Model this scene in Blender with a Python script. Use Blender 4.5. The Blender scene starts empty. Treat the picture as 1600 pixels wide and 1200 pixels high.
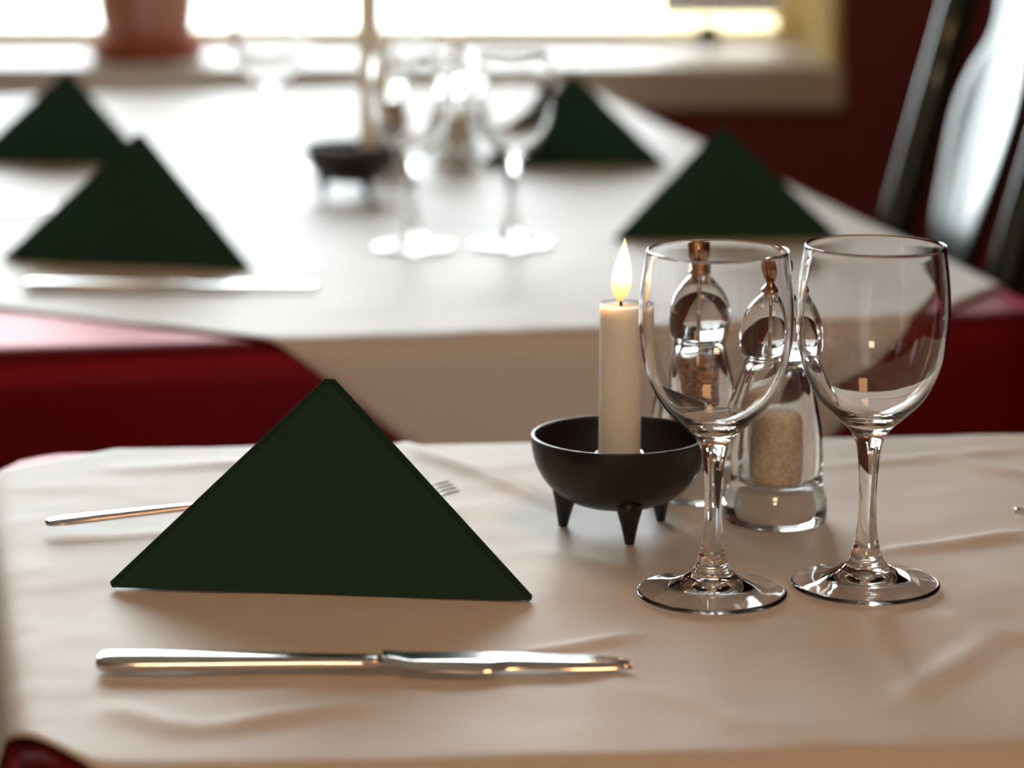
import bpy, bmesh, math, random
from mathutils import Vector, Matrix, noise
random.seed(7)
R = math.radians
PI = math.pi
S = bpy.context.scene
C = S.collection

# ------------------------------------------------------------------ camera, world, light, exposure
T = 0.75                 # table height
H = 0.35                 # camera above the table
PITCH = R(12.1)
FPX = 4100.0
cam_d = bpy.data.cameras.new('camera')
cam_d.sensor_width = 36.0
cam_d.lens = FPX / 1600 * 36.0
cam_d.clip_start = 0.05
cam_d.dof.use_dof = True
cam_d.dof.focus_distance = 1.235
cam_d.dof.aperture_fstop = 5.4
cam_d.dof.aperture_blades = 0
cam = bpy.data.objects.new('camera', cam_d)
C.objects.link(cam)
cam.location = (0, 0, T + H)
cam.rotation_euler = (PI / 2 - PITCH, 0, 0)
S.camera = cam

w = bpy.data.worlds.new('overcast_sky')
S.world = w
w.use_nodes = True
bgn = w.node_tree.nodes['Background']
bgn.inputs['Color'].default_value = (0.88, 0.97, 1.0, 1)
bgn.inputs['Strength'].default_value = 12.5

S.view_settings.view_transform = 'Standard'
S.view_settings.look = 'None'
S.view_settings.gamma = 1.0
S.view_settings.use_curve_mapping = False
S.view_settings.exposure = 0.0
S.cycles.max_bounces = 24
S.cycles.transmission_bounces = 20
S.cycles.transparent_max_bounces = 16
S.cycles.diffuse_bounces = 4
S.cycles.glossy_bounces = 6
S.cycles.caustics_refractive = True
S.cycles.caustics_reflective = True
S.cycles.sample_clamp_indirect = 12.0
S.cycles.blur_glossy = 0.3


def area_light(name, loc, rot, sx, sy, power, color, portal=False):
    d = bpy.data.lights.new(name, 'AREA')
    d.shape = 'RECTANGLE'; d.size = sx; d.size_y = sy
    d.energy = power; d.color = color
    o = bpy.data.objects.new(name, d)
    C.objects.link(o)
    o.location = loc; o.rotation_euler = rot
    if portal:
        d.cycles.is_portal = True
    return o


WX0, WX1 = -1.75, 0.461          # window opening
WZ0, WZ1 = T + 0.0, T + 1.60
WY, WD = 3.70, 0.42             # inner wall face, reveal depth
area_light('window_portal', ((WX0 + WX1) / 2, WY + WD + 0.08, (WZ0 + WZ1) / 2), (-PI / 2, 0, 0), WX1 - WX0, WZ1 - WZ0, 1, (1, 1, 1), True)
area_light('warm_ceiling_lamp', (0.5, 0.3, 2.6), (0, 0, 0), 0.5, 0.5, 8.5, (1.0, 0.50, 0.22))
area_light('warm_wall_lamp_rear', (-0.3, -2.6, 2.1), (R(62), 0, 0), 0.6, 0.4, 22, (1.0, 0.68, 0.42))


def at(px, py, z=0.0):
    u = (px - 800) / FPX; v = (600 - py) / FPX
    t = (H - z) / (math.sin(PITCH) - v * math.cos(PITCH))
    return (u * t, t * (math.cos(PITCH) + v * math.sin(PITCH)))


# ------------------------------------------------------------------ materials
def mat(name, color, rough=0.5, metal=0.0, spec=0.5, **kw):
    m = bpy.data.materials.new(name)
    m.use_nodes = True
    b = m.node_tree.nodes['Principled BSDF']
    b.inputs['Base Color'].default_value = (*color, 1)
    b.inputs['Roughness'].default_value = rough
    b.inputs['Metallic'].default_value = metal
    b.inputs['Specular IOR Level'].default_value = spec
    for k, v in kw.items():
        b.inputs[k.replace('_', ' ')].default_value = v
    return m


def add_bump(m, kind='noise', scale=50.0, strength=0.2, dist=0.001, detail=3.0):
    nt = m.node_tree; b = nt.nodes['Principled BSDF']
    tc = nt.nodes.new('ShaderNodeTexCoord')
    if kind == 'noise':
        tx = nt.nodes.new('ShaderNodeTexNoise'); tx.inputs['Scale'].default_value = scale
        tx.inputs['Detail'].default_value = detail; out = tx.outputs['Fac']
    else:
        tx = nt.nodes.new('ShaderNodeTexWave'); tx.inputs['Scale'].default_value = scale
        tx.inputs['Distortion'].default_value = 0.6; out = tx.outputs['Fac']
    bp = nt.nodes.new('ShaderNodeBump')
    bp.inputs['Strength'].default_value = strength; bp.inputs['Distance'].default_value = dist
    nt.links.new(tc.outputs['Object'], tx.inputs['Vector'])
    nt.links.new(out, bp.inputs['Height'])
    nt.links.new(bp.outputs['Normal'], b.inputs['Normal'])


def vary(m, c1, c2, scale=5.0, detail=4.0):
    nt = m.node_tree; b = nt.nodes['Principled BSDF']
    tc = nt.nodes.new('ShaderNodeTexCoord')
    tx = nt.nodes.new('ShaderNodeTexNoise'); tx.inputs['Scale'].default_value = scale
    tx.inputs['Detail'].default_value = detail
    rp = nt.nodes.new('ShaderNodeValToRGB')
    rp.color_ramp.elements[0].position = 0.35; rp.color_ramp.elements[0].color = (*c1, 1)
    rp.color_ramp.elements[1].position = 0.65; rp.color_ramp.elements[1].color = (*c2, 1)
    nt.links.new(tc.outputs['Object'], tx.inputs['Vector'])
    nt.links.new(tx.outputs['Fac'], rp.inputs['Fac'])
    nt.links.new(rp.outputs['Color'], b.inputs['Base Color'])


def glass(name, color=(1, 1, 1), ior=1.5, rough=0.0):
    m = bpy.data.materials.new(name); m.use_nodes = True
    nt = m.node_tree; nt.nodes.clear()
    o = nt.nodes.new('ShaderNodeOutputMaterial')
    g = nt.nodes.new('ShaderNodeBsdfGlass')
    g.inputs['Color'].default_value = (*color, 1); g.inputs['IOR'].default_value = ior
    g.inputs['Roughness'].default_value = rough
    nt.links.new(g.outputs[0], o.inputs[0])
    return m


def thin_glass(name):
    m = bpy.data.materials.new(name); m.use_nodes = True
    nt = m.node_tree; nt.nodes.clear()
    o = nt.nodes.new('ShaderNodeOutputMaterial')
    t = nt.nodes.new('ShaderNodeBsdfTransparent'); g = nt.nodes.new('ShaderNodeBsdfGlossy')
    g.inputs['Roughness'].default_value = 0.02
    f = nt.nodes.new('ShaderNodeFresnel'); mx = nt.nodes.new('ShaderNodeMixShader')
    nt.links.new(f.outputs[0], mx.inputs[0]); nt.links.new(t.outputs[0], mx.inputs[1])
    nt.links.new(g.outputs[0], mx.inputs[2]); nt.links.new(mx.outputs[0], o.inputs[0])
    return m


def sheer(name, color):
    m = bpy.data.materials.new(name); m.use_nodes = True
    nt = m.node_tree; nt.nodes.clear()
    o = nt.nodes.new('ShaderNodeOutputMaterial')
    d = nt.nodes.new('ShaderNodeBsdfDiffuse'); t = nt.nodes.new('ShaderNodeBsdfTranslucent')
    d.inputs[0].default_value = (*color, 1); t.inputs[0].default_value = (*[c * 0.12 for c in color], 1)
    a = nt.nodes.new('ShaderNodeAddShader')
    nt.links.new(d.outputs[0], a.inputs[0]); nt.links.new(t.outputs[0], a.inputs[1])
    nt.links.new(a.outputs[0], o.inputs[0])
    return m


M = {}
M['cloth'] = mat('cream_tablecloth', (0.755, 0.725, 0.68), 0.55, spec=0.35, Sheen_Weight=0.1)
add_bump(M['cloth'], 'noise', 900, 0.10, 0.0004, 2)
M['burgundy'] = mat('burgundy_satin', (0.19, 0.008, 0.018), 0.46, metal=0.55, spec=0.10, Sheen_Weight=0.6, Sheen_Roughness=0.22)
M['burgundy'].node_tree.nodes['Principled BSDF'].inputs['Sheen Tint'].default_value = (1, 0.10, 0.20, 1)
M['napkin'] = mat('dark_green_napkin', (0.020, 0.060, 0.045), 0.85, spec=0.2)
add_bump(M['napkin'], 'noise', 700, 0.25, 0.0004, 2)
M['iron'] = mat('black_bowl', (0.014, 0.009, 0.009), 0.38, spec=0.5)
add_bump(M['iron'], 'noise', 160, 0.15, 0.0006, 3)
M['wax'] = mat('candle_wax', (0.98, 0.975, 0.94), 0.42, spec=0.4, Subsurface_Weight=1.0, Subsurface_Scale=0.02)
M['wax'].node_tree.nodes['Principled BSDF'].inputs['Subsurface Radius'].default_value = (1.0, 0.72, 0.46)
M['wick'] = mat('wick', (0.02, 0.012, 0.01), 0.9)
M['steel'] = mat('polished_steel', (0.72, 0.70, 0.68), 0.13, metal=1.0)
M['glass'] = glass('clear_glass', (1, 1, 1), 1.5)
M['acrylic'] = glass('clear_acrylic', (0.99, 0.995, 0.99), 1.49)
M['brass'] = mat('copper_knob', (0.60, 0.36, 0.22), 0.2, metal=1.0)
M['ceramic'] = mat('white_mechanism', (0.85, 0.82, 0.78), 0.4)
M['pepper'] = mat('peppercorns', (0.15, 0.07, 0.04), 0.35)
vary(M['pepper'], (0.05, 0.018, 0.010), (0.75, 0.33, 0.12), 300, 2)
M['salt'] = mat('salt', (0.80, 0.68, 0.52), 0.8)
vary(M['salt'], (0.66, 0.54, 0.40), (0.88, 0.80, 0.68), 500, 3)
M['wood'] = mat('dark_wood', (0.05, 0.02, 0.012), 0.4)
M['chairgreen'] = mat('dark_green_gloss', (0.010, 0.028, 0.026), 0.20, spec=0.9)
M['wall'] = mat('burgundy_wall', (0.17, 0.011, 0.014), 0.55)
add_bump(M['wall'], 'noise', 30, 0.2, 0.002)
M['wallpale'] = mat('cream_wall', (0.62, 0.47, 0.33), 0.8)
M['ceiling'] = mat('ceiling_paint', (0.70, 0.60, 0.50), 0.9)
M['floor'] = mat('dark_floor', (0.06, 0.025, 0.014), 0.35)
add_bump(M['floor'], 'wave', 4, 0.2, 0.002)
M['reveal'] = mat('ochre_reveal', (0.72, 0.53, 0.22), 0.9, spec=0.05)
M['sill'] = mat('painted_sill', (0.72, 0.66, 0.60), 0.45)
M['frame'] = mat('window_frame_paint', (0.60, 0.47, 0.24), 0.7, spec=0.1)
M['pane'] = thin_glass('window_pane')
M['curtain'] = sheer('curtain_fabric', (0.82, 0.80, 0.78))
M['terracotta'] = mat('terracotta', (0.42, 0.115, 0.05), 0.45, spec=0.5)
vary(M['terracotta'], (0.36, 0.09, 0.04), (0.50, 0.15, 0.07), 14)
M['glazed'] = mat('glazed_pot', (0.45, 0.16, 0.09), 0.2, spec=0.7)
M['leaf'] = mat('leaf', (0.10, 0.26, 0.03), 0.45)
M['soil'] = mat('soil', (0.03, 0.02, 0.012), 0.95)
M['paving'] = mat('pale_paving', (0.62, 0.62, 0.56), 0.9)
M['facade'] = mat('pale_facade', (0.62, 0.50, 0.30), 0.9)
M['roof'] = mat('roof_tiles', (0.30, 0.10, 0.06), 0.8)
M['hedge'] = mat('hedge_leaves', (0.16, 0.26, 0.06), 0.8)
M['dark'] = mat('dark_metal', (0.05, 0.035, 0.015), 0.4, metal=0.6)


def flame_mat():
    m = bpy.data.materials.new('candle_flame'); m.use_nodes = True
    nt = m.node_tree; nt.nodes.clear()
    o = nt.nodes.new('ShaderNodeOutputMaterial'); e = nt.nodes.new('ShaderNodeEmission')
    tc = nt.nodes.new('ShaderNodeTexCoord'); sp = nt.nodes.new('ShaderNodeSeparateXYZ')
    rp = nt.nodes.new('ShaderNodeValToRGB')
    nt.links.new(tc.outputs['Generated'], sp.inputs[0]); nt.links.new(sp.outputs['Z'], rp.inputs[0])
    cr = rp.color_ramp
    cr.elements[0].position = 0.0; cr.elements[0].color = (0.9, 0.30, 0.08, 1)
    cr.elements[1].position = 1.0; cr.elements[1].color = (1.0, 0.50, 0.22, 1)
    for p_, c_ in ((0.22, (1.0, 0.55, 0.22, 1)), (0.45, (1.0, 0.86, 0.66, 1)), (0.8, (1.0, 0.80, 0.58, 1))):
        el = cr.elements.new(p_); el.color = c_
    nt.links.new(rp.outputs[0], e.inputs[0]); e.inputs[1].default_value = 2.2
    nt.links.new(e.outputs[0], o.inputs[0])
    return m


M['flame'] = flame_mat()


# ------------------------------------------------------------------ helpers
def link(name, bm, m, parent=None, smooth=True, bevel=None):
    bmesh.ops.recalc_face_normals(bm, faces=bm.faces)
    if all(len(e.link_faces) == 2 for e in bm.edges) and bm.calc_volume(signed=True) < 0:
        bmesh.ops.reverse_faces(bm, faces=bm.faces)
    me = bpy.data.meshes.new(name); bm.to_mesh(me); bm.free()
    if smooth:
        for p in me.polygons: p.use_smooth = True
    o = bpy.data.objects.new(name, me); C.objects.link(o)
    me.materials.append(m)
    if parent: o.parent = parent
    if bevel:
        b = o.modifiers.new('bevel', 'BEVEL'); b.width = bevel; b.segments = 3; b.limit_method = 'ANGLE'
        b.angle_limit = R(35)
    return o


def tag(o, label=None, cat=None, group=None, kind=None):
    if label: o['label'] = label
    if cat: o['category'] = cat
    if group: o['group'] = group
    if kind: o['kind'] = kind
    return o


def empty(name, loc, rz=0, label=None, cat=None, group=None):
    o = bpy.data.objects.new(name, None); C.objects.link(o)
    o.location = loc; o.rotation_euler = (0, 0, rz); o.empty_display_size = 0.02
    return tag(o, label, cat, group)


def copy_tree(root, loc, rz, label, group=None):
    r = root.copy(); C.objects.link(r); r.location = loc; r.rotation_euler = (0, 0, rz); r['label'] = label
    if group: r['group'] = group
    for ch in list(root.children):
        c = ch.copy(); C.objects.link(c); c.parent = r
        for g in ch.children:
            d = g.copy(); C.objects.link(d); d.parent = c
    return r


def cm(pts, n=4):
    """smooth a polyline with Catmull-Rom; a point with a third item True is a hard corner"""
    out = []
    P = [Vector((p[0], p[1])) for p in pts]
    hard = [len(p) > 2 for p in pts]
    for i in range(len(P) - 1):
        p1, p2 = P[i], P[i + 1]
        p0 = P[i - 1] if i > 0 and not hard[i] else p1
        p3 = P[i + 2] if i + 2 < len(P) and not hard[i + 1] else p2
        for k in range(n):
            t = k / n
            out.append(0.5 * ((2 * p1) + (p2 - p0) * t + (2 * p0 - 5 * p1 + 4 * p2 - p3) * t * t + (3 * p1 - p0 - 3 * p2 + p3) * t ** 3))
    out.append(P[-1])
    return [(max(0.0, v.x), v.y) for v in out]


def lathe(bm, prof, segs=72, center=(0, 0, 0), mtx=None):
    rings = []
    for r, z in prof:
        if r < 1e-5:
            rings.append([bm.verts.new((center[0], center[1], center[2] + z))])
        else:
            rings.append([bm.verts.new((center[0] + r * math.cos(2 * PI * k / segs), center[1] + r * math.sin(2 * PI * k / segs), center[2] + z)) for k in range(segs)])
    for a, b in zip(rings[:-1], rings[1:]):
        if len(a) == 1 and len(b) == 1: continue
        for k in range(segs):
            k2 = (k + 1) % segs
            if len(a) == 1: bm.faces.new((a[0], b[k], b[k2]))
            elif len(b) == 1: bm.faces.new((a[k], a[k2], b[0]))
            else: bm.faces.new((a[k], a[k2], b[k2], b[k]))
    if mtx: bmesh.ops.transform(bm, matrix=mtx, verts=bm.verts)
    return bm


def box(bm, x0, x1, y0, y1, z0, z1):
    v = [bm.verts.new(p) for p in ((x0, y0, z0), (x1, y0, z0), (x1, y1, z0), (x0, y1, z0), (x0, y0, z1), (x1, y0, z1), (x1, y1, z1), (x0, y1, z1))]
    for f in ((0, 3, 2, 1), (4, 5, 6, 7), (0, 1, 5, 4), (1, 2, 6, 5), (2, 3, 7, 6), (3, 0, 4, 7)):
        bm.faces.new([v[i] for i in f])
    return bm


def prism(bm, poly, z0, z1):
    a = [bm.verts.new((x, y, z0)) for x, y in poly]; b = [bm.verts.new((x, y, z1)) for x, y in poly]
    n = len(poly)
    bm.faces.new(a[::-1]); bm.faces.new(b)
    for i in range(n):
        j = (i + 1) % n
        bm.faces.new((a[i], a[j], b[j], b[i]))
    return bm


def tube(bm, pts, rads, segs=12):
    """pts: list of Vector, rads: list of (a,b) half sizes or floats"""
    rings = []
    n = len(pts)
    for i, p in enumerate(pts):
        d = (pts[min(i + 1, n - 1)] - pts[max(i - 1, 0)]).normalized()
        up = Vector((0, 0, 1)) if abs(d.z) < 0.9 else Vector((0, 1, 0))
        s = d.cross(up).normalized(); u = s.cross(d).normalized()
        ra = rads[i] if isinstance(rads[i], tuple) else (rads[i], rads[i])
        rings.append([bm.verts.new(p + s * ra[0] * math.cos(2 * PI * k / segs) + u * ra[1] * math.sin(2 * PI * k / segs)) for k in range(segs)])
    for a, b in zip(rings[:-1], rings[1:]):
        for k in range(segs):
            bm.faces.new((a[k], a[(k + 1) % segs], b[(k + 1) % segs], b[k]))
    bm.faces.new(rings[0]); bm.faces.new(rings[-1][::-1])
    return bm


def struct(name, bm, m, bevel=None, parent=None):
    o = link(name, bm, m, parent, smooth=False, bevel=bevel)
    if parent is None: o['kind'] = 'structure'
    return o


# ------------------------------------------------------------------ the room
RX0, RX1, RY0, RZ1 = -3.2, 2.3, -3.2, 2.9
bm = bmesh.new(); box(bm, RX0 - .2, RX1 + .2, RY0 - .2, WY + WD, -0.1, 0); struct('floor', bm, M['floor'])
bm = bmesh.new(); box(bm, RX0 - .2, RX1 + .2, RY0 - .2, WY + WD, RZ1, RZ1 + .1); struct('ceiling', bm, M['ceiling'])
bm = bmesh.new()
for b_ in ((RX0, WX0, 0, RZ1), (WX1, RX1, 0, RZ1), (WX0, WX1, 0, WZ0 - 0.045), (WX0, WX1, WZ1, RZ1)):
    box(bm, b_[0], b_[1], WY, WY + WD, b_[2], b_[3])
struct('wall_back', bm, M['wall'])
bm = bmesh.new(); box(bm, RX0 - .2, RX0, RY0, WY + WD, 0, RZ1); struct('wall_left', bm, M['wallpale'])
bm = bmesh.new(); box(bm, RX1, RX1 + .2, RY0, WY + WD, 0, RZ1); struct('wall_right', bm, M['wall'])
bm = bmesh.new(); box(bm, RX0, RX1, RY0 - .2, RY0, 0, RZ1); struct('wall_front', bm, M['wallpale'])
# plastered reveal and sill
bm = bmesh.new(); box(bm, WX1 - 0.012, WX1 + 0.0, WY - 0.004, WY + WD, WZ0 + 0.015, WZ1); struct('trim_1', bm, M['reveal'])
bm = bmesh.new(); box(bm, WX0, WX0 + 0.012, WY - 0.004, WY + WD, WZ0 + 0.015, WZ1); struct('trim_2', bm, M['reveal'])
bm = bmesh.new(); box(bm, WX0 - 0.0, WX1 + 0.004, WY - 0.02, WY + WD - 0.0, WZ0 - 0.045, WZ0 + 0.015)
struct('trim_3', bm, M['sill'], bevel=0.006)
# window frame with glass
FY0, FY1 = WY + WD - 0.06, WY + WD - 0.01
win = bpy.data.objects.new('window_1', None); C.objects.link(win); win['kind'] = 'structure'
bm = bmesh.new()
zf0, zf1 = WZ0 + 0.015, WZ1
box(bm, WX0 + .012, WX1 - .012, FY0, FY1, zf0, zf0 + 0.022)
box(bm, WX0 + .012, WX1 - .012, FY0, FY1, zf1 - 0.06, zf1)
for xa, xb in ((WX0 + .012, WX0 + .06), (WX1 - .055, WX1 - .012), (-1.10, -1.04), (-0.29 - 1.75, -0.29 - 1.7)):
    if xa > WX0: box(bm, xa, xb, FY0, FY1, zf0 + 0.022, zf1 - 0.06)
struct('window_frame', bm, M['frame'], parent=win)
bm = bmesh.new(); box(bm, WX0 + .05, WX1 - .045, FY0 + 0.022, FY0 + 0.026, zf0 + 0.02, zf1 - 0.05)
struct('window_pane', bm, M['pane'], parent=win)
bm = bmesh.new(); box(bm, 0.285, 0.315, FY0 - 0.03, FY0, zf0 + 0.004, zf0 + 0.035)
struct('window_latch', bm, M['dark'], parent=win, bevel=0.003)
# outside
bm = bmesh.new(); box(bm, -14, 14, WY + WD + 0.05, 30, -0.25, -0.2); struct('ground', bm, M['paving'])
hs = empty('house', (3.2, 17, -0.2), 0, 'pale ochre house outside beyond the right of the window', 'house')
bm = bmesh.new(); box(bm, -2.2, 5, 0, 5, 0, 4.5); link('wall', bm, M['facade'], hs, False)
bm = bmesh.new(); prism(bm, [(-2.6, -0.4), (5.4, -0.4), (5.4, 5.4), (-2.6, 5.4)], 4.5, 4.8); link('roof', bm, M['roof'], hs, False)
bm = bmesh.new(); box(bm, -1.2, 0.2, -0.04, 0.02, 1.0, 2.4); link('window', bm, M['pane'], hs, False)


# ------------------------------------------------------------------ tables and cloths
class Outline:
    """convex quad with rounded corners, counter-clockwise"""
    def __init__(s, quad, rc):
        s.q = [Vector(p) for p in quad]; s.rc = rc
        n = len(s.q); s.ins = []
        lines = []
        for i in range(n):
            a, b = s.q[i], s.q[(i + 1) % n]
            d = (b - a).normalized(); nrm = Vector((d.y, -d.x))
            lines.append((a - nrm * rc, d))
        for i in range(n):
            p, d = lines[i - 1]; q, e = lines[i]
            den = d.x * e.y - d.y * e.x
            t = ((q - p).x * e.y - (q - p).y * e.x) / den
            s.ins.append(p + d * t)

    def query(s, P):
        best = None; inside = True
        n = len(s.ins)
        for i in range(n):
            a, b = s.ins[i], s.ins[(i + 1) % n]
            ab = b - a
            if ab.x * (P - a).y - ab.y * (P - a).x < 0: inside = False
            t = max(0, min(1, (P - a).dot(ab) / ab.length_squared))
            q = a + ab * t; d = (P - q).length
            if best is None or d < best[0]: best = (d, q)
        if inside: return -1.0, None, None
        d, q = best
        if d < 1e-9: return -s.rc, None, None
        nn = (P - q) / d
        return d - s.rc, q + nn * s.rc, nn


def drape(P, ol, r, lift, wave=1.0, zmin=0.0):
    d, q, nn = ol.query(P)
    if d <= 0: return Vector((P.x, P.y, T + lift)), d
    arc = r * PI / 2
    if d < arc:
        return Vector((q.x + nn.x * r * math.sin(d / r), q.y + nn.y * r * math.sin(d / r), T + lift - r * (1 - math.cos(d / r)))), d
    drop = d - arc
    k = min(1, drop / 0.3)
    wv = wave * k * (0.010 * math.sin(q.x * 31 + q.y * 23) + 0.006 * math.sin(q.x * 57 - q.y * 49 + 1) + 0.016)
    o = r + wv + 0.03 * wave * drop
    return Vector((q.x + nn.x * o, q.y + nn.y * o, max(zmin, T + lift - r - drop))), d


def cloth(name, corner, e1, n1, e2, n2, step, ol, r, lift, m, bumps=None, thick=0.0009, zmin=0.0):
    c0 = Vector(corner); e1 = Vector(e1).normalized(); e2 = Vector(e2).normalized()
    L1, L2 = n1, n2
    a = int(L1 / step); b = int(L2 / step)
    bm = bmesh.new(); g = []
    for i in range(a + 1):
        row = []
        for j in range(b + 1):
            P = c0 + e1 * (L1 * i / a) + e2 * (L2 * j / b)
            v, d = drape(P, ol, r, lift, 0.25 if zmin > 0 else 1.0, zmin)
            if bumps: v.z += bumps(P, d)
            row.append(bm.verts.new(v))
        g.append(row)
    for i in range(a):
        for j in range(b):
            bm.faces.new((g[i][j], g[i + 1][j], g[i + 1][j + 1], g[i][j + 1]))
    o = link(name, bm, m)
    s = o.modifiers.new('thick', 'SOLIDIFY'); s.thickness = thick; s.offset = -1.0
    # hanging normals must point up: make sure
    if o.data.polygons[len(o.data.polygons) // 2].normal.z < 0: o.data.flip_normals()
    return o


def table(quad, label, hgt=T - 0.0045):
    cx = sum(p[0] for p in quad) / 4; cy = sum(p[1] for p in quad) / 4
    t = empty('dining_table', (cx, cy, 0), 0, label, 'table')
    q = [(p[0] - cx, p[1] - cy) for p in quad]
    ins = [(x * 0.985, y * 0.985) for x, y in q]
    bm = bmesh.new(); prism(bm, ins, hgt - 0.028, hgt); link('tabletop', bm, M['wood'], t, False, bevel=0.004)
    for x, y in q:
        bm = bmesh.new(); box(bm, x * .84 - .025, x * .84 + .025, y * .84 - .025, y * .84 + .025, 0, hgt - 0.028)
        link('leg', bm, M['wood'], t, False, bevel=0.004)
    return t


# front table
Q1 = [(-0.175, 0.947), (0.64, 1.00), (0.56, 1.505), (-0.287, 1.452)]
table(Q1, 'small front table under a cream cloth, largely hidden by it')
ol1 = Outline(Q1, 0.035)
folds = []


def fold(pa, pb, a, wd, taper=True):
    A = Vector(at(*pa)); B = Vector(at(*pb)); folds.append((A, B, a * 1.35, wd, taper))


fold((560, 655), (690, 722), 0.0016, 0.006)
fold((640, 700), (900, 805), 0.0028, 0.006)
fold((160, 735), (640, 716), 0.0018, 0.012)
fold((740, 1035), (1010, 990), 0.0020, 0.006)
fold((930, 1060), (1330, 1170), 0.0018, 0.010)
fold((1200, 975), (1460, 1130), -0.0018, 0.010)
fold((1340, 868), (1640, 832), 0.0022, 0.007)
fold((1440, 950), (1640, 1010), 0.0018, 0.008)
fold((1380, 1110), (1560, 990), 0.0020, 0.009)
fold((300, 1142), (620, 1100), 0.0026, 0.009)
fold((150, 1100), (330, 1150), 0.0020, 0.010)
fold((1440, 712), (1640, 748), 0.0020, 0.008)
fold((1260, 730), (1640, 700), 0.0010, 0.008)
fold((500, 1045), (860, 1130), -0.0012, 0.010)
fold((840, 850), (1010, 905), 0.0010, 0.010)
flat = [(Vector((0.092, 1.164)), .04), (Vector((0.1645, 1.179)), .04), (Vector((.136, 1.297)), .032), (Vector((.096, 1.345)), .032), (Vector((0.0537, 1.281)), .036)]


def bumps1(P, d):
    z = 0.0
    if d > 0.12: return z
    for A, B, a, wd, tp in folds:
        ab = B - A; L = ab.length
        t = (P - A).dot(ab) / (L * L)
        if t < -0.05 or t > 1.05: continue
        n = ((P - A).x * ab.y - (P - A).y * ab.x) / L
        n += 0.0018 * math.sin(t * 5 + a * 3000)
        if abs(n) > wd * 3.2: continue
        end = max(0.0, min(1, (t + .05) / .3)) * max(0.0, min(1, (1.05 - t) / .3))
        z += a * math.exp(-(n / wd) ** 2) * end
    z += 0.0011 * noise.noise(Vector((P.x * 11, P.y * 15, 0.3))) + 0.0005 * noise.noise(Vector((P.x * 32, P.y * 42, 3)))
    f = 1.0
    for c, r_ in flat:
        f = min(f, max(0, min(1, ((P - c).length - r_) / 0.02)))
    fz = max(z, -0.0006) * f
    if d > 0: fz *= max(0, 1 - d / 0.12)
    return fz


u1 = cloth('under_tablecloth', (-0.62, 0.60), (1, 0.04), 1.62, (-0.04, 1), 1.28, 0.011, ol1, 0.014, -0.002, M['burgundy'])
tag(u1, 'burgundy under-cloth peeking out at the left corners of the front table', 'tablecloth')
c1 = cloth('tablecloth', (-0.443, 1.266), (.75, .66), 0.89, (.66, -.75), 0.87, 0.0042, ol1, 0.0165, 0, M['cloth'], bumps1)
tag(c1, 'creased cream cloth laid cornerwise over the front table', 'tablecloth')

# rear table
Q2 = [(-0.431, 1.738), (0.395, 1.888), (0.088, 3.56), (-0.738, 3.41)]
table(Q2, 'long rear table in front of the window, hidden under a white cloth')
ol2 = Outline(Q2, 0.035)


def bumps2(P, d):
    z = 0.0018 * noise.noise(Vector((P.x * 8, P.y * 6, 9))) + 0.0007 * noise.noise(Vector((P.x * 22, P.y * 18, 5)))
    # ironed-in fold lines
    a = (P.x * 0.984 + P.y * 0.18); b = (-P.x * 0.18 + P.y * 0.984)
    for c in (-0.1, 0.30): z += 0.0010 * math.exp(-((a - c) / 0.008) ** 2)
    for c in (2.05, 2.35, 2.8): z += 0.0012 * math.exp(-((b - c) / 0.010) ** 2)
    z = max(z, -0.0006)
    return z * max(0, min(1, 1 - d / 0.1)) if d > 0 else z


u2 = cloth('under_tablecloth', (-1.13 + .17, 1.33 - .02), (.984, .18), 1.60, (-.18, .984), 2.5, 0.018, ol2, 0.014, -0.002, M['burgundy'], zmin=0.476)
tag(u2, 'burgundy under-cloth hanging from the rear table with pink sheen along its edge', 'tablecloth')
c2 = cloth('tablecloth', (0.148, 1.598), (-.866, .5), 1.7, (.5, .866), 1.75, 0.009, ol2, 0.0165, 0, M['cloth'], bumps2, zmin=0.474)
tag(c2, 'sunlit white cloth on the rear table, one corner hanging toward the camera', 'tablecloth')


# ------------------------------------------------------------------ napkins
def make_napkin():
    """pyramid-folded napkin: front panel flat, two panels meeting in a ridge behind"""
    A = Vector((-0.1015, 0.0, 0)); B = Vector((0.1015, 0.0, 0)); P = Vector((0.0, 0.036, 0.0965)); K = Vector((0.0, 0.075, 0))
    root = empty('folded_napkin', (0, 0, 0))

    def panel(bm, a, b, c, th, n_layers=1, gap=0.0):
        nrm = (b - a).cross(c - a).normalized()
        for k in range(n_layers):
            off = -nrm * (k * (th + gap))
            shr = 1 - 0.004 * k
            cen = (a + b + c) / 3
            # rounded triangle outline
            pts = []
            V = [a, b, c]
            for i in range(3):
                v = V[i]; pr = V[i - 1]; nx = V[(i + 1) % 3]
                rr = 0.0035
                for s_ in (0, .33, .66, 1):
                    p = v + (pr - v).normalized() * rr * (1 - s_) + (nx - v).normalized() * rr * s_
                    pts.append(cen + (p - cen) * shr)
            lo = [bm.verts.new(p + off) for p in pts]; hi = [bm.verts.new(p + off - nrm * th) for p in pts]
            bm.faces.new(lo); bm.faces.new(hi[::-1])
            for i in range(len(pts)):
                j = (i + 1) % len(pts); bm.faces.new((lo[i], hi[i], hi[j], lo[j]))
    bm = bmesh.new(); panel(bm, A, B, P, 0.0009, 3, 0.0004)
    link('front_panel', bm, M['napkin'], root, False, bevel=0.0003)
    bm = bmesh.new(); panel(bm, K, A, P, 0.0009, 2, 0.0004)
    link('side_panel', bm, M['napkin'], root, False, bevel=0.0003)
    bm = bmesh.new(); panel(bm, B, K, P, 0.0009, 2, 0.0004)
    link('side_panel', bm, M['napkin'], root, False, bevel=0.0003)
    return root


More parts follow.
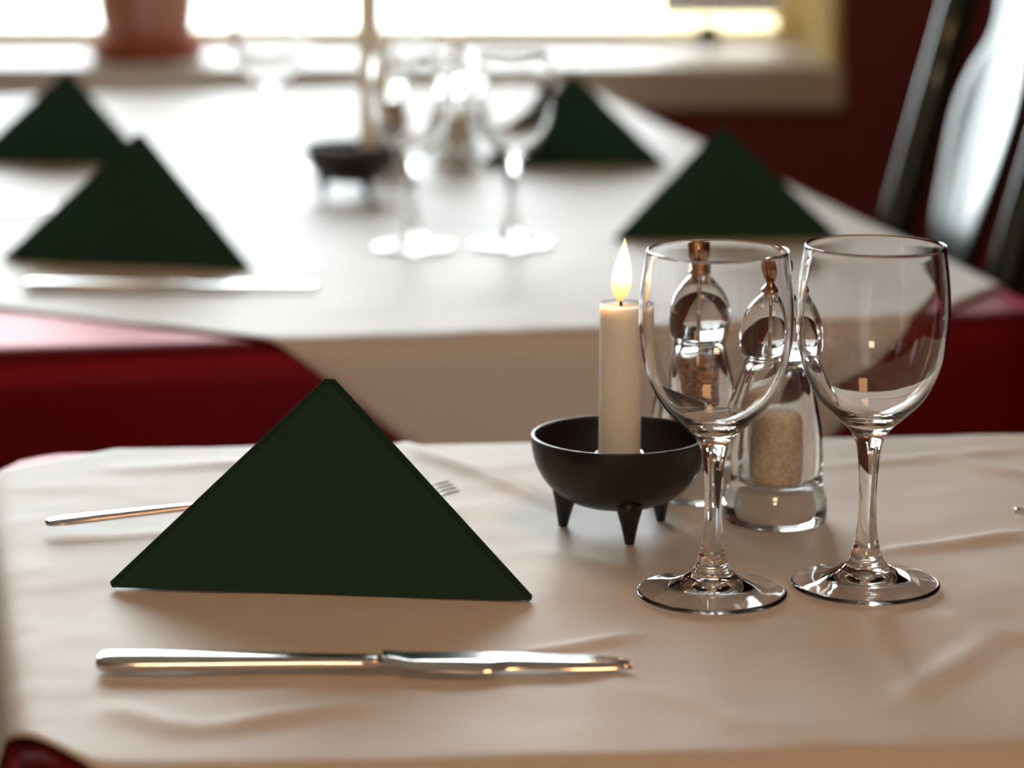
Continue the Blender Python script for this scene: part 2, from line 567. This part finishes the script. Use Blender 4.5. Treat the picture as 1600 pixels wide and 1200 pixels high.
nap = make_napkin()
tag(nap, 'dark green napkin folded into a pyramid at the front left place', 'napkin', 'green folded napkins')
nA, nB = Vector(at(165, 921)), Vector(at(838, 943))
nc = (nA + nB) / 2
nap.location = (nc.x, nc.y, T + 0.0012)
nap.rotation_euler = (0, 0, math.atan2(nB.y - nA.y, nB.x - nA.x))


def nap_copy(pa, pb, label, extra=0.0, sc=1.0):
    a, b = Vector(at(*pa)), Vector(at(*pb)); c = (a + b) / 2
    n = copy_tree(nap, (c.x, c.y, T + 0.0012), math.atan2(b.y - a.y, b.x - a.x) + extra, label, 'green folded napkins')
    n.scale = (sc, sc, sc)
    return n


nap_copy((-2, 408), (398, 426), 'green folded napkin at the near left place of the rear table', 0, 1.08)
nap_copy((-62, 255), (248, 262), 'green folded napkin farthest left, partly behind another napkin', 0, 1.0)
nap_copy((962, 378), (1308, 374), 'green folded napkin at the right of the rear table, behind the wine glasses', 0, 0.98)
nap_copy((750, 262), (1042, 262), 'green folded napkin at the far right of the rear table, behind a glass', 0, 0.98)


# ------------------------------------------------------------------ wine glasses
def make_glass():
    outer = [(0, 0.0052), (0.010, 0.0042), (0.020, 0.0024), (0.0320, 0.0004), (0.0342, 0.0003), (0.0347, 0.0012), (0.0338, 0.0021), (0.030, 0.0029), (0.020, 0.0053), (0.0115, 0.0094), (0.0072, 0.0155),
             (0.0050, 0.0252), (0.0042, 0.036), (0.0043, 0.050), (0.0052, 0.062), (0.0066, 0.0695), (0.0100, 0.0755), (0.0165, 0.0815), (0.0250, 0.0905),
             (0.0315, 0.1040), (0.0344, 0.1170), (0.0352, 0.1300), (0.0343, 0.1440), (0.0323, 0.1590), (0.0321, 0.1606)]
    inner = [(0.0315, 0.1607), (0.0311, 0.1592), (0.0331, 0.1440), (0.0340, 0.1300), (0.0332, 0.1172), (0.0303, 0.1045), (0.0238, 0.0920), (0.0150, 0.0838), (0.0070, 0.0800), (0, 0.0790)]
    bm = bmesh.new()
    lathe(bm, cm(outer, 4) + cm(inner, 4), 96)
    o = link('wine_glass', bm, M['glass'])
    tag(o, 'clear wine glass nearest the candle, left of the front pair', 'wine glass', 'wine glasses')
    return o


g0 = make_glass()
g0.location = (0.0922, 1.1644, T + 0.0012)


def glass_copy(x, y, label, rz=0.3, sc=1.0):
    g = g0.copy(); C.objects.link(g); g.location = (x, y, T + 0.0012); g.rotation_euler = (0, 0, rz); g['label'] = label
    g.scale = (sc, sc, sc)
    return g


glass_copy(0.1650, 1.1789, 'clear wine glass at the far right of the front pair')
glass_copy(0.0000, 2.186, 'blurred wine glass on the rear table, rightmost there, before a green napkin')
glass_copy(-0.083, 2.172, 'blurred wine glass on the rear table just right of the tall candle')
glass_copy(-0.245, 2.66, 'blurred wine glass on the rear table, leftmost there, left of the tall candle', 0, 1.12)
glass_copy(-0.125, 2.86, 'blurred wine glass standing behind the tall candle toward the window', 0, 1.0)


# ------------------------------------------------------------------ bowls on three legs
def make_bowl():
    root = empty('candle_bowl', (0, 0, 0))
    prof = [(0, 0.0125), (0.012, 0.0130), (0.0245, 0.0160), (0.0350, 0.0235), (0.0410, 0.0325), (0.0437, 0.0420), (0.0442, 0.0480), (0.0437, 0.0492),
            (0.0418, 0.0486), (0.0411, 0.0420), (0.0385, 0.0335), (0.0325, 0.0255), (0.0220, 0.0190), (0.010, 0.0165), (0, 0.0160)]
    bm = bmesh.new(); lathe(bm, cm(prof, 4), 80)
    link('bowl', bm, M['iron'], root)
    for a in (-81, 168, 38):
        bm = bmesh.new()
        ca, sa = math.cos(R(a)), math.sin(R(a))
        pts = [Vector((ca * r_, sa * r_, z_)) for r_, z_ in ((0.0268, 0.0215), (0.0272, 0.0175), (0.0278, 0.010), (0.0283, 0.003), (0.0284, 0.0))]
        tube(bm, pts, [0.0072, 0.0066, 0.0044, 0.0029, 0.0024], 16)
        link('leg', bm, M['iron'], root)
    return root


bowl = make_bowl()
tag(bowl, 'small black three-legged bowl holding the lit candle in the foreground', 'bowl', 'three-legged candle bowls')
BX, BY = 0.0537, 1.2809
bowl.location = (BX, BY, T + 0.0005)
b2 = copy_tree(bowl, (-0.1525, 2.482, T + 0.0012), 0.45, 'black three-legged candle bowl on the rear table', 'three-legged candle bowls')


# ------------------------------------------------------------------ candles
def make_candle(h, lit=True):
    root = empty('candle', (0, 0, 0))
    bm = bmesh.new()
    r = 0.0105
    lathe(bm, cm([(0, 0), (r, 0, 1), (r, 0.0005, 1), (r, h * .5), (r * 0.985, h - 0.002), (r * 0.93, h), (r * 0.7, h - 0.0004), (r * 0.35, h - 0.0018), (0, h - 0.0022)], 3), 56)
    link('wax_body', bm, M['wax'], root)
    bm = bmesh.new()
    tube(bm, [Vector((0, 0, h - 0.003)), Vector((0, 0, h + 0.002)), Vector((-0.0006, 0, h + 0.005)), Vector((-0.0022, 0, h + 0.0075))], [0.0007, 0.0007, 0.0006, 0.0004], 10)
    link('wick', bm, M['wick'], root)
    bm = bmesh.new()
    lathe(bm, cm([(0, 0.0142), (r + 0.0003, 0.0142, 1), (r + 0.0022, 0.0145, 1), (r + 0.0024, -0.0), (r + 0.0003, 0.0, 1), (0, 0.0)], 2)[0:0] or
          [(r + 0.0003, 0.0005), (r + 0.0022, 0.0005), (r + 0.0022, 0.0225), (r + 0.0016, 0.0235), (r + 0.0006, 0.0235), (r + 0.0003, 0.0225), (r + 0.0003, 0.0005)], 48)
    link('candle_socket', bm, M['steel'], root)
    if lit:
        bm = bmesh.new()
        fl = cm([(0, h + 0.0025), (0.0022, h + 0.0040), (0.0043, h + 0.0085), (0.0050, h + 0.0135), (0.0042, h + 0.020), (0.0023, h + 0.027), (0, h + 0.0345)], 4)
        lathe(bm, fl, 32)
        for v in bm.verts: v.co.x += 0.0014 * ((v.co.z - h) / 0.02 - 0.5)
        link('flame', bm, M['flame'], root)
    return root


can = make_candle(0.0975)
tag(can, 'short lit cream candle in the black bowl beside the wine glasses', 'candle')
can.location = (BX + 0.0002, BY - 0.003, T + 0.0005 + 0.0172)
fl = bpy.data.lights.new('candle_light', 'POINT'); fl.energy = 0.75; fl.color = (1.0, 0.42, 0.14); fl.shadow_soft_size = 0.005
flo = bpy.data.objects.new('candle_light', fl); C.objects.link(flo)
flo.location = (BX, BY - 0.003, T + 0.0177 + 0.0975 + 0.016)
can2 = make_candle(0.215, lit=False)
tag(can2, 'tall unlit candle in the bowl on the rear table', 'candle')
can2.location = (-0.1345, 2.478, T + 0.0012 + 0.0182)


# ------------------------------------------------------------------ mills
def make_mill(fill, fname, label):
    root = empty('pepper_mill' if fname == 'peppercorns' else 'salt_mill', (0, 0, 0))
    outer = [(0, 0.0), (0.0245, 0.0, 1), (0.0258, 0.0012), (0.0262, 0.006), (0.0258, 0.013), (0.0242, 0.0185), (0.0234, 0.024), (0.0236, 0.034), (0.0222, 0.050),
             (0.0186, 0.068), (0.0160, 0.0785), (0.0158, 0.0830), (0.0178, 0.0865), (0.0188, 0.0920), (0.0182, 0.1010), (0.0150, 0.1090), (0.0095, 0.1150), (0.0050, 0.1180), (0, 0.1185)]
    cav = [(0, 0.0200), (0.0125, 0.0200, 1), (0.0138, 0.0215), (0.0145, 0.035), (0.0138, 0.055), (0.0120, 0.070), (0.0095, 0.0790), (0.0060, 0.0830), (0, 0.0835)]
    bm = bmesh.new(); lathe(bm, cm(outer, 4), 72); lathe(bm, cm(cav, 3), 48)
    o = link('clear_body', bm, M['acrylic'], root)
    # the cavity wall faces inward
    me = o.data; b3 = bmesh.new(); b3.from_mesh(me)
    b3.faces.ensure_lookup_table()
    no = len(b3.faces)
    for f in b3.faces:
        c = f.calc_center_median(); rr = math.hypot(c.x, c.y)
        cavity = max(math.hypot(v.co.x, v.co.y) for v in f.verts) < 0.0147 and 0.0199 < c.z < 0.0836 and max(v.co.z for v in f.verts) < 0.0837
        axis = Vector((c.x, c.y, c.z - 0.05))
        want = -1 if cavity else 1
        if f.normal.dot(axis) * want < 0: f.normal_flip()
    b3.to_mesh(me); b3.free()
    top = 0.073 if fname == 'peppercorns' else 0.056
    bm = bmesh.new()
    lathe(bm, cm([(0, 0.0212), (0.0128, 0.0212, 1), (0.0135, 0.030), (0.0130, 0.045), (0.0112 if top > .06 else 0.0122, top - 0.002), (0.008, top), (0, top + 0.0015)], 4), 40)
    for v in bm.verts:
        v.co += Vector((v.co.x, v.co.y, 0)).normalized() * 0.0006 * noise.noise(v.co * 500)
    f = link(fname, bm, fill, root); f['kind'] = 'stuff'
    # grinding mechanism set in the foot, knob above
    bm = bmesh.new(); lathe(bm, cm([(0, 0.0015), (0.0125, 0.0015, 1), (0.0140, 0.006), (0.0132, 0.0125), (0.0110, 0.0165), (0, 0.0168)], 3), 40)
    link('grinder', bm, M['ceramic'], root)
    bm = bmesh.new(); lathe(bm, cm([(0.0, 0.1186), (0.0062, 0.1186, 1), (0.0066, 0.1200), (0.0040, 0.1222), (0.0032, 0.1240), (0.0048, 0.1262), (0.0060, 0.1290), (0.0062, 0.1325), (0.0052, 0.1348), (0.0030, 0.1356), (0, 0.1358)], 4), 40)
    link('knob', bm, M['brass'], root)
    bm = bmesh.new(); lathe(bm, [(0, 0.0838), (0.0009, 0.0838), (0.0009, 0.1184), (0, 0.1184)], 16)
    link('spindle', bm, M['steel'], root)
    tag(root, label, 'mill')
    return root


pm = make_mill(M['pepper'], 'peppercorns', 'clear mill filled with brown peppercorns, behind the left wine glass')
pm.location = (0.0965, 1.348, T + 0.001)
sm = make_mill(M['salt'], 'salt', 'clear mill filled with salt, standing between the front pair of wine glasses')
sm.location = (0.1345, 1.297, T + 0.001)
copy_tree(pm, (-0.1255, 2.64, T + 0.001), 0, 'blurred clear pepper mill on the rear table, just right of the tall candle')
copy_tree(sm, (-0.057, 2.70, T + 0.001), 0, 'blurred clear salt mill on the rear table, between the two nearer wine glasses there')


# ------------------------------------------------------------------ cutlery
def make_knife():
    root = empty('table_knife', (0, 0, 0))
    # handle: from x=0 (butt) to 0.125, tapering
    st = [(0.0, 0.0060, 0.0022), (0.0015, 0.0082, 0.0032), (0.006, 0.0094, 0.0038), (0.03, 0.0086, 0.0036), (0.06, 0.0070, 0.0032), (0.09, 0.0056, 0.0028), (0.112, 0.0052, 0.0026), (0.122, 0.0058, 0.0024)]
    bm = bmesh.new(); rings = []
    for x, a, b in st:
        rings.append([bm.verts.new((x, a * math.copysign(abs(math.cos(t)) ** 0.75, math.cos(t)), 0.0038 + b * math.copysign(abs(math.sin(t)) ** 0.75, math.sin(t)))) for t in [2 * PI * k / 24 for k in range(24)]])
    for a, b in zip(rings[:-1], rings[1:]):
        for k in range(24): bm.faces.new((a[k], a[(k + 1) % 24], b[(k + 1) % 24], b[k]))
    bm.faces.new(rings[0]); bm.faces.new(rings[-1][::-1])
    o = link('handle', bm, M['steel'], root)
    s = o.modifiers.new('sub', 'SUBSURF'); s.levels = 1; s.render_levels = 1
    # blade: spine at +y, edge at -y, rounded tip
    top = [(0.120, 0.0052), (0.127, 0.0070), (0.150, 0.0078), (0.190, 0.0080), (0.212, 0.0070), (0.221, 0.0040), (0.2250, -0.0005)]
    bot = [(0.120, -0.0052), (0.128, -0.0066), (0.133, -0.0100), (0.155, -0.0112), (0.166, -0.0108), (0.174, -0.0070), (0.200, -0.0060), (0.218, -0.0036), (0.2250, -0.0005)]
    tp = cm(top, 4); bt = cm(bot, 4)

    def sample(poly, x):
        for (xa, ya), (xb, yb) in zip(poly[:-1], poly[1:]):
            if xa <= x <= xb and xb > xa: return ya + (yb - ya) * (x - xa) / (xb - xa)
        return poly[-1][1]
    bm = bmesh.new(); rows = []
    for i in range(45):
        x = 0.120 + (0.2249 - 0.120) * i / 44
        yt = sample([(p[0], p[1]) for p in tp], x); yb = sample([(p[0], p[1]) for p in bt], x)
        f = min(1, (x - 0.118) / 0.012)
        hz = 0.0022 * (1 - f) + 0.0009
        zc = 0.0038 * (1 - f) + 0.0026 * f * (1 - max(0, (x - .15) / .075) * 0.6) + 0.0004
        tl = 0.0017 * f
        rows.append([bm.verts.new((x, yt, zc + hz + tl)), bm.verts.new((x, (yt + yb) / 2, zc + hz * 0.5 + tl * .5)), bm.verts.new((x, yb, zc + 0.0002)), bm.verts.new((x, yb, zc - 0.0002)),
                     bm.verts.new((x, (yt + yb) / 2, zc - hz * 0.9)), bm.verts.new((x, yt, zc - hz))])
    for a, b in zip(rows[:-1], rows[1:]):
        for k in range(6): bm.faces.new((a[k], a[(k + 1) % 6], b[(k + 1) % 6], b[k]))
    bm.faces.new(rows[0]); bm.faces.new(rows[-1][::-1])
    link('blade', bm, M['steel'], root)
    return root


def make_fork():
    root = empty('table_fork', (0, 0, 0))

    def strip(bm, st, n=12):
        rings = []
        for x, y, z, a, b in st:
            rings.append([bm.verts.new((x, y + a * math.cos(2 * PI * k / n), z + b * math.sin(2 * PI * k / n))) for k in range(n)])
        for p, q in zip(rings[:-1], rings[1:]):
            for k in range(n): bm.faces.new((p[k], p[(k + 1) % n], q[(k + 1) % n], q[k]))
        bm.faces.new(rings[0]); bm.faces.new(rings[-1][::-1])
    bm = bmesh.new()
    strip(bm, [(0, 0, .0045, .0045, .0010), (.002, 0, .0046, .0070, .0016), (.012, 0, .0050, .0084, .0020), (.04, 0, .0060, .0066, .0020), (.075, 0, .0070, .0042, .0019), (.11, 0, .0072, .0030, .0018), (.132, 0, .0068, .0034, .0016)])
    link('handle', bm, M['steel'], root)
    bm = bmesh.new()
    strip(bm, [(.131, 0, .0070, .0034, .0015), (.140, 0, .0050, .0075, .0012), (.150, 0, .0032, .0115, .0011), (.168, 0, .0022, .0125, .0010), (.173, 0, .0023, .0123, .0009)])
    link('head', bm, M['steel'], root)
    for k in range(4):
        y = (k - 1.5) * 0.0074
        bm = bmesh.new()
        strip(bm, [(.171, y, .0023, .0022, .0009), (.190, y, .0038, .0020, .0009), (.208, y * 0.98, .0052, .0016, .0008), (.222, y * 0.96, .0075, .0007, .0005)], 8)
        link('tine', bm, M['steel'], root)
    return root


kn = make_knife()
tag(kn, 'steel table knife lying nearest the camera, in front of the green napkin', 'knife', 'table knives')
K0, K1 = Vector(at(152, 1050)), Vector(at(985, 1052))
kn.location = (K0.x, K0.y, T + 0.0012); kn.rotation_euler = (0, 0, math.atan2(K1.y - K0.y, K1.x - K0.x))


def knife_copy(p0, p1, label):
    a, b = Vector(at(*p0)), Vector(at(*p1))
    return copy_tree(kn, (a.x, a.y, T + 0.0015), math.atan2(b.y - a.y, b.x - a.x), label, 'table knives')


kx, ky = at(1584, 808)
copy_tree(kn, (kx + 0.225, ky - 0.012, T + 0.0015), PI - 0.055, 'table knife with just its dark tip showing at the right edge of the photo', 'table knives')
ax, ay = at(500, 455)
copy_tree(kn, (ax - 0.225, ay + 0.0, T + 0.0015), 0.0, 'blurred table knife in front of the near left napkin on the rear table', 'table knives')

fk = make_fork()
tag(fk, 'steel fork behind the foreground napkin, handle left and tine tips right', 'fork', 'table forks')
F0, F1 = Vector(at(72, 834)), Vector(at(694, 786))
fk.scale = (.96, .96, .96)
fk.location = (F0.x, F0.y, T + 0.0015); fk.rotation_euler = (0, 0, math.atan2(F1.y - F0.y, F1.x - F0.x))
ax, ay = at(345, 330)
copy_tree(fk, (ax - 0.20, ay - 0.05, T + 0.0015), 0.24, 'blurred fork behind the near left napkin on the rear table', 'table forks')


# ------------------------------------------------------------------ chair
def make_chair():
    root = empty('dining_chair', (0, 0, 0), 0, 'dark green painted chair with a vase-shaped back splat, right of the rear table', 'chair')
    # local frame: the sitter faces -X, the back stands at x=0 and leans to +X; y runs along the back
    lean = math.tan(R(15))
    sz = 0.455

    def bx(z): return max(0.0, (z - sz)) * lean
    bm = bmesh.new(); prism(bm, [(-0.43, -0.22), (-0.43, 0.22), (0.02, 0.165), (0.02, -0.165)], sz - 0.025, sz + 0.01)
    link('seat', bm, M['chairgreen'], root, False, bevel=0.008)
    for s in (-1, 1):
        bm = bmesh.new()
        pts = [Vector((bx(z) + 0.012, s * (0.140 + 0.01 * (z - sz)), z)) for z in (sz, 0.55, 0.7, 0.85, 0.99)]
        tube(bm, pts, [(0.018, 0.014)] * 5, 16); link('back_post', bm, M['chairgreen'], root)
        bm = bmesh.new(); tube(bm, [Vector((0.03, s * .137, 0)), Vector((0.012, s * .14, 0.25)), Vector((0.012, s * .14, sz - 0.02))], [0.013, 0.017, 0.018], 16)
        link('leg', bm, M['chairgreen'], root)
        bm = bmesh.new(); tube(bm, [Vector((-0.41, s * .195, 0)), Vector((-0.40, s * .195, 0.3)), Vector((-0.40, s * .195, sz - 0.024))], [0.012, 0.017, 0.02], 16)
        link('leg', bm, M['chairgreen'], root)
    # splat outline (half width by height)
    hw = cm([(0.036, sz + 0.012), (0.036, 0.52), (0.037, 0.62), (0.042, 0.69), (0.058, 0.755), (0.070, 0.815), (0.072, 0.85), (0.063, 0.88), (0.047, 0.905), (0.044, 0.925), (0.052, 0.95), (0.060, 0.975)], 4)
    bm = bmesh.new(); rows = []
    for h_, z in hw:
        row = []
        for k in range(9):
            y = h_ * (k / 4 - 1)
            row.append((bx(z) + 0.006 + 0.006 * (1 - (y / 0.07) ** 2), y, z))
        rows.append(row)
    F = [[bm.verts.new(p) for p in r_] for r_ in rows]; B = [[bm.verts.new((p[0] + 0.012, p[1], p[2])) for p in r_] for r_ in rows]
    n = len(rows)
    for i in range(n - 1):
        for k in range(8):
            bm.faces.new((F[i][k], F[i][k + 1], F[i + 1][k + 1], F[i + 1][k])); bm.faces.new((B[i][k], B[i + 1][k], B[i + 1][k + 1], B[i][k + 1]))
        bm.faces.new((F[i][0], F[i + 1][0], B[i + 1][0], B[i][0])); bm.faces.new((F[i][8], B[i][8], B[i + 1][8], F[i + 1][8]))
    for i, rev in ((0, 0), (n - 1, 1)):
        for k in range(8): bm.faces.new((F[i][k], B[i][k], B[i][k + 1], F[i][k + 1]))
    o = link('splat', bm, M['chairgreen'], root, True, bevel=0.003)
    bm = bmesh.new()
    pts = [Vector((bx(0.995) + 0.010 + 0.02 * (1 - (y / 0.17) ** 2), y, 0.995 + 0.015 * (1 - (y / 0.17) ** 2))) for y in (-0.17, -0.13, -0.07, 0, 0.07, 0.13, 0.17)]
    tube(bm, pts, [(0.014, 0.022), (0.015, 0.030), (0.016, 0.034), (0.016, 0.036), (0.016, 0.034), (0.015, 0.030), (0.014, 0.022)], 16)
    link('top_rail', bm, M['chairgreen'], root)
    for a, b in (((-0.40, -.195), (0.012, -.14)), ((-0.40, .195), (0.012, .14))):
        bm = bmesh.new(); tube(bm, [Vector((a[0], a[1], .2)), Vector((b[0], b[1], .2))], [0.010, 0.010], 12); link('stretcher', bm, M['chairgreen'], root)
    return root


ch = make_chair()
ch.location = (0.315, 2.34, 0); ch.rotation_euler = (0, 0, R(11))

# ------------------------------------------------------------------ potted plant on the sill
px_, py_ = at(226, 90, 0.015)
PZ = WZ0 + 0.0155
ssr = empty('plant_saucer', (px_, 3.83, PZ), 0)
bpy.data.objects.remove(ssr)
bm = bmesh.new()
lathe(bm, cm([(0, 0), (0.072, 0, 1), (0.080, 0.004), (0.090, 0.018), (0.092, 0.024), (0.088, 0.024), (0.078, 0.008), (0.070, 0.005), (0, 0.005)], 3), 64)
sau = link('saucer', bm, M['terracotta']); sau.location = (-0.528, 3.815, PZ)
tag(sau, 'terracotta saucer under the flowerpot on the window sill', 'saucer')
pot = empty('potted_plant', (-0.528, 3.815, PZ + 0.0052), 0, 'reddish flowerpot with a leafy plant on the window sill', 'potted plant')
bm = bmesh.new()
lathe(bm, cm([(0, 0), (0.056, 0, 1), (0.060, 0.003), (0.071, 0.06), (0.081, 0.12), (0.083, 0.125), (0.088, 0.126), (0.090, 0.15), (0.086, 0.153), (0.082, 0.148), (0.079, 0.125), (0, 0.122)], 3), 64)
link('pot', bm, M['glazed'], pot)
bm = bmesh.new(); lathe(bm, [(0, 0.1245), (0.0775, 0.1245), (0.0775, 0.132), (0, 0.136)], 40); link('soil', bm, M['soil'], pot)


def leaf(bm, a, L, rise, droop, wd):
    n = 10; prev = None
    ca, sa = math.cos(a), math.sin(a)
    for i in range(n + 1):
        t = i / n
        r_ = 0.01 + L * t; z = 0.13 + rise * math.sin(min(1, t * 1.3) * PI / 2) - droop * t * t * t
        hw_ = wd * math.sin(PI * min(1, t * 0.93 + 0.06)) ** 0.8
        c = Vector((ca * r_, sa * r_, z)); s = Vector((-sa, ca, 0)) * hw_
        cur = [bm.verts.new(c - s + Vector((0, 0, hw_ * .3))), bm.verts.new(c), bm.verts.new(c + s + Vector((0, 0, hw_ * .3)))]
        if prev:
            bm.faces.new((prev[0], prev[1], cur[1], cur[0])); bm.faces.new((prev[1], prev[2], cur[2], cur[1]))
        prev = cur


rnd = random.Random(4)
for k, (a, L, ri, dr, wd) in enumerate([(R(190), .10, .06, .17, .014), (R(168), .13, .12, .10, .018), (R(10), .11, .10, .14, .016), (R(-30), .12, .14, .06, .018), (R(-80), .08, .16, .02, .018),
                                        (R(90), .09, .20, .02, .02), (R(130), .12, .18, .05, .02), (R(50), .12, .17, .06, .02), (R(230), .11, .15, .04, .018), (R(-60), .05, .22, 0, .016), (R(20), .04, .25, 0, .016)]):
    bm = bmesh.new(); leaf(bm, a, L, ri, dr, wd)
    o = link('leaf', bm, M['leaf'], pot); s = o.modifiers.new('t', 'SOLIDIFY'); s.thickness = 0.0008

# ------------------------------------------------------------------ curtain at the right of the window
bm = bmesh.new(); rows = []
for i in range(57):
    x = 0.225 + (0.405 - 0.225) * i / 56
    col_ = []
    for z in (WZ0 + 0.062, WZ0 + 0.12, WZ0 + 0.5, WZ0 + 1.0, WZ1 - 0.1):
        k = 1 - 0.35 * (z - WZ0) / 1.9
        col_.append(bm.verts.new((x, WY + 0.30 + 0.016 * k * math.sin(i * 0.9) + 0.004 * math.sin(i * 2.3), z)))
    rows.append(col_)
for a, b in zip(rows[:-1], rows[1:]):
    for k in range(4): bm.faces.new((a[k], b[k], b[k + 1], a[k + 1]))
cu = link('curtain', bm, M['curtain']); s = cu.modifiers.new('t', 'SOLIDIFY'); s.thickness = 0.0012
tag(cu, 'pale curtain hanging at the right side of the window', 'curtain')
bm = bmesh.new(); tube(bm, [Vector((WX0 + .012, WY + .30, WZ1 - 0.09)), Vector((-.7, WY + .30, WZ1 - 0.09)), Vector((WX1 - .012, WY + .30, WZ1 - 0.09))], [0.008] * 3, 16)
rod = struct('trim_4', bm, M['dark'])
